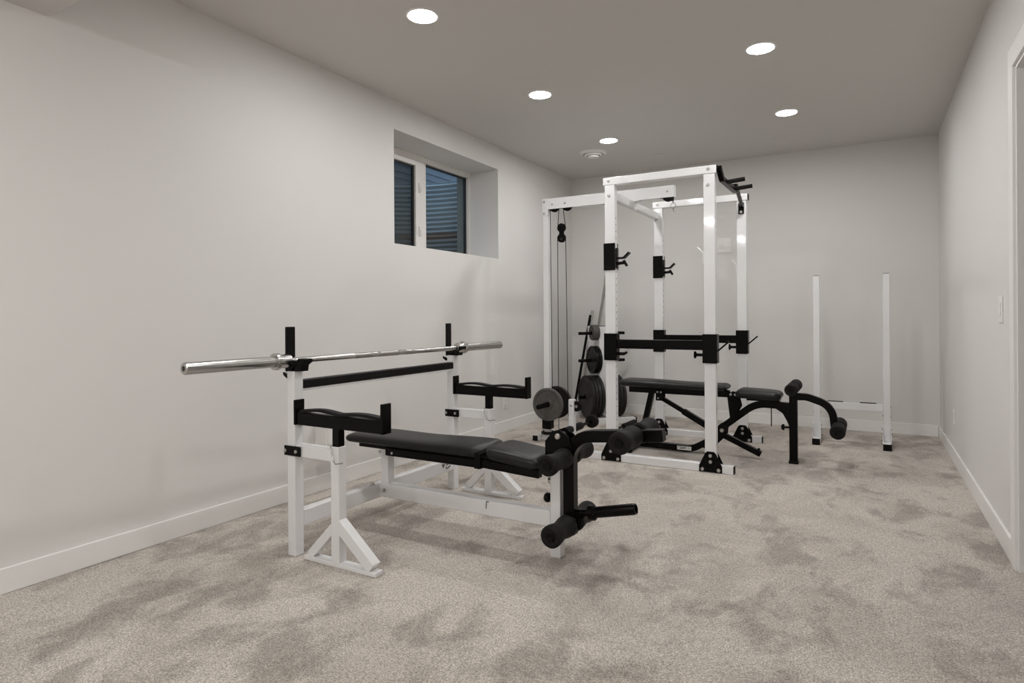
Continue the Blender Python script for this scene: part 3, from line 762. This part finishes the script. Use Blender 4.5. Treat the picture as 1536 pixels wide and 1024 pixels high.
# bars leaning in the corner behind the tree
def leanbar(name, label, p, q, r, mat, ends=None):
    t_ = thing(name, label, 'bar', p)
    build(B().rod(p, q, r, 16), 'shaft', mat, t_)
    if ends:
        d_ = (Vector(q)-Vector(p)).normalized(); q_ = Vector(q)
        build(B().rod(q_-d_*ends, q_+d_*.001, r*1.25, 16), 'sleeve', mat, t_)
    return t_
leanbar('barbell', 'long thin grey bar leaning against the back wall behind the plate tree', (-2.78, 6.50, .013), (-2.545, 6.672, 1.73), .013, 'steel', .25)
leanbar('dumbbell_bar', 'short chrome bar standing upright beside the plate tree', (-2.80, 6.42, .012), (-2.70, 6.55, 1.155), .012, 'chrome', .1)
leanbar('curl_bar', 'thin black bar leaning behind the pegs of the plate tree', (-2.86, 6.364, .012), (-2.707, 6.507, 1.107), .014, 'black')
t_ = thing('grip_bar', 'short black bar with rubber grip lying on the carpet beside the plate tree', 'bar', (-2.06, 5.9, 0))
build(B().rod((-2.072, 5.66, .024), (-2.062, 6.09, .024), .011, 14), 'shaft', 'black', t_)
build(B().rod((-2.069, 5.78, .024), (-2.062, 6.08, .024), .0235, 18), 'grip', 'foam', t_)

# ---------------------------------------------------------------- black adjustable bench inside the rack
Y2 = 5.02
ab = thing('adjustable_bench', 'black adjustable bench with leg roller attachment standing inside the power rack', 'weight bench', (-1.1, Y2, 0))
pad(-1.80, -.938, Y2, .25, .26, lambda t_: .513-.001*t_, lambda t_: .573-.010*t_+.003*math.sin(t_*7), .045, 'back_pad', ab)
pad(-.875, -.556, Y2, .27, .25, lin(.468, .462), lambda t_: .538+.004*math.sin(t_*PI)-.012*t_, .045, 'seat_pad', ab)
fr2 = B(); fr2.box(-1.735, -.93, Y2-.028, Y2+.028, .462, .514)
br = build(fr2, 'back_rail', 'black', ab, bev=.004)
b = B(); b.box(-.80, -.57, Y2-.06, Y2+.06, .452, .468); build(b, 'seat_board', 'black', ab, bev=.003)
# main arched tube from front leg to the pivot, then down to the base
arch = fillet([(-.50, Y2, .420), (-.74, Y2, .428), (-1.00, Y2, .215)], .22, 10)
build(B().sweep(arch, (0,1,0), .052, .052), 'arched_tube', 'black', ab, bev=.004)
build(B().box(-.508, -.452, Y2-.026, Y2+.026, .012, .512), 'front_leg', 'black', ab, bev=.004)
build(B().box(-.512, -.448, Y2-.03, Y2+.03, 0, .02), 'leg_cap', 'blackm', ab, bev=.003)
gs = B().prism([(-.51, Y2-.004, .395), (-.60, Y2-.004, .395), (-.555, Y2-.004, .365), (-.525, Y2-.004, .31), (-.51, Y2-.004, .27)], (0, .008, 0))
build(gs, 'leg_gusset', 'black', ab)
b = B()
for y in (Y2-.036, Y2+.030): b.prism([(-.945, y, .475), (-.925, y, .30), (-.895, y, .30), (-.845, y, .40), (-.87, y, .50), (-.92, y, .505)], (0, .006, 0))
hg = build(b, 'hinge_plate', 'black', ab, bev=.002)
for x in (-.918, -.885): bolt((x, Y2-.036, .487), (0,-1,0), .010, hg)
b = B()
for y in (Y2-.034, Y2+.028): b.prism([(-1.00, y, .255), (-.945, y, .235), (-.955, y, .165), (-1.06, y, .055), (-1.13, y, .055), (-1.13, y, .10)], (0, .006, 0))
pv2 = build(b, 'pivot_plate', 'black', ab, bev=.002)
bolt((-.985, Y2-.034, .205), (0,-1,0), .016, pv2)
base_ = fillet([(-1.66, Y2, .040), (-1.22, Y2, .034), (-1.02, Y2, .15)], .18, 8)
bs_ = build(B().sweep(base_, (0,1,0), .052, .050), 'base_tube', 'black', ab, bev=.004)
st = B().box(-1.335, -1.222, Y2-.0272, Y2-.0262, .022, .053); st.mat(1)
for z, x0, x1 in ((.0455,-1.325,-1.262),(.0385,-1.31,-1.262),(.032,-1.318,-1.27),(.041,-1.252,-1.234)): st.box(x0, x1, Y2-.0276, Y2-.0271, z-.0018, z+.0018)
build(st, 'sticker', ['sticker', 'dark'], bs_)
build(B().box(-1.70, -1.65, Y2-.22, Y2+.22, .012, .062), 'rear_foot', 'black', ab, bev=.004)
b = B(); b.box(-1.704, -1.646, Y2-.24, Y2-.20, 0, .066); b.box(-1.704, -1.646, Y2+.20, Y2+.24, 0, .066); build(b, 'foot_cap', 'blackm', ab, bev=.003)
build(B().beam((-1.545, Y2, .475), (-1.645, Y2, .05), .042, .045), 'rear_strut', 'black', ab, bev=.003)
b = B()
for y in (Y2-.036, Y2+.030): b.box(-1.505, -1.445, y, y+.006, .405, .492)
hb = build(b, 'strut_bracket', 'black', ab, bev=.002)
for x, z in ((-1.49,.475),(-1.462,.475),(-1.485,.425)): bolt((x, Y2-.036, z), (0,-1,0), .008, hb)
build(B().beam((-1.48, Y2, .432), (-1.27, Y2, .318), .034, .034), 'inner_strut', 'black', ab, bev=.003)
build(B().beam((-1.29, Y2, .329), (-1.03, Y2, .185), .046, .046), 'outer_strut', 'black', ab, bev=.003)
build(B().beam((-1.00, Y2, .175), (-.708, Y2, .044), .046, .042), 'front_stabilizer', 'black', ab, bev=.003)
bolt((-.725, Y2, .072), (.4,0,1), .010, ab, 'blackm', h=.018)
build(B().rod((-.63, Y2-.02, .40), (-.63, Y2-.02, .265), .004, 8), 'lock_pin', 'black', ab)
b = B().rod((-.508, Y2, .262), (-.545, Y2, .262), .008, 12); b.lathe([(0,0),(.022,0),(.024,.008),(.016,.02),(0,.02)], (-.543, Y2, .262), (-1,0,0), 14)
build(b, 'lock_knob', 'blackm', ab)
la = build(B().sweep(fillet([(-.50, Y2, .492), (-.39, Y2, .497), (-.225, Y2, .44), (-.205, Y2, .235)], .14, 8), (0,1,0), .05, .05), 'leg_attachment', 'black', ab, bev=.004)
roller((-.478, Y2, .560), .205, .044, la)
roller((-.185, Y2, .285), .205, .050, la)

# ---------------------------------------------------------------- squat stand by the back wall
ss = thing('squat_stand', 'pair of plain white uprights joined by a low crossbar near the back wall', 'squat stand', (-.125, 6.0, 0))
for x0 in (-.409, .107):
    x1 = x0+.050; y = 5.945
    u_ = build(B().box(x0, x1, y, y+.05, .05, 1.430), 'upright', 'white', ss, bev=.004)
    build(B().box(x0+.003, x1-.003, y+.003, y+.047, 1.430, 1.434), 'top_cap', 'blackm', u_)
    f_ = build(B().box(x0-.003, x1+.003, 5.822, 6.30, 0, .05), 'foot', 'white', ss, bev=.004)
    build(B().box(x0-.005, x1+.005, 5.81, 5.822, 0, .052), 'end_cap', 'blackm', f_, bev=.002)
    for sx in (-1, 1):
        xx = x0-.006 if sx < 0 else x1
        b = B().prism([(xx, 5.90, .02), (xx, 6.14, .02), (xx, 6.14, .055), (xx, 6.0, .18), (xx, 5.95, .18), (xx, 5.90, .06)], (.006, 0, 0))
        g_ = build(b, 'foot_gusset', 'white', ss, bev=.001)
        for yy, z in ((5.97,.15),(5.97,.11),(5.93,.036),(6.10,.036)): bolt((xx if sx < 0 else xx+.006, yy, z), (sx,0,0), .010, g_, 'steel')
        for z in (.345, .27): bolt((x0 if sx < 0 else x1, y+.02, z-.01), (sx,0,0), .008, u_, 'steel')
cb = build(B().box(-.359, .107, 5.95, 5.99, .292, .355), 'crossbar', 'white', ss, bev=.004)
for x0, x1 in ((-.30, -.185), (-.062, .058)): build(B().box(x0, x1, 5.955, 5.985, .355, .361), 'rubber_strip', 'grey_rubber', cb)

# ---------------------------------------------------------------- world and output
wd = bpy.data.worlds.new('dusk_sky'); wd.use_nodes = True; sc.world = wd
bg = wd.node_tree.nodes['Background']
bg.inputs['Color'].default_value = (.34, .46, .60, 1); bg.inputs['Strength'].default_value = 1.3
sc.view_settings.view_transform = 'Standard'; sc.view_settings.look = 'None'
sc.view_settings.gamma = 1.0; sc.view_settings.exposure = 0.41; sc.view_settings.use_curve_mapping = False
sc.cycles.use_denoising = True
sc.cycles.max_bounces = 10; sc.cycles.diffuse_bounces = 6; sc.cycles.glossy_bounces = 4; sc.cycles.transparent_max_bounces = 12
sc.cycles.sample_clamp_indirect = 6.0
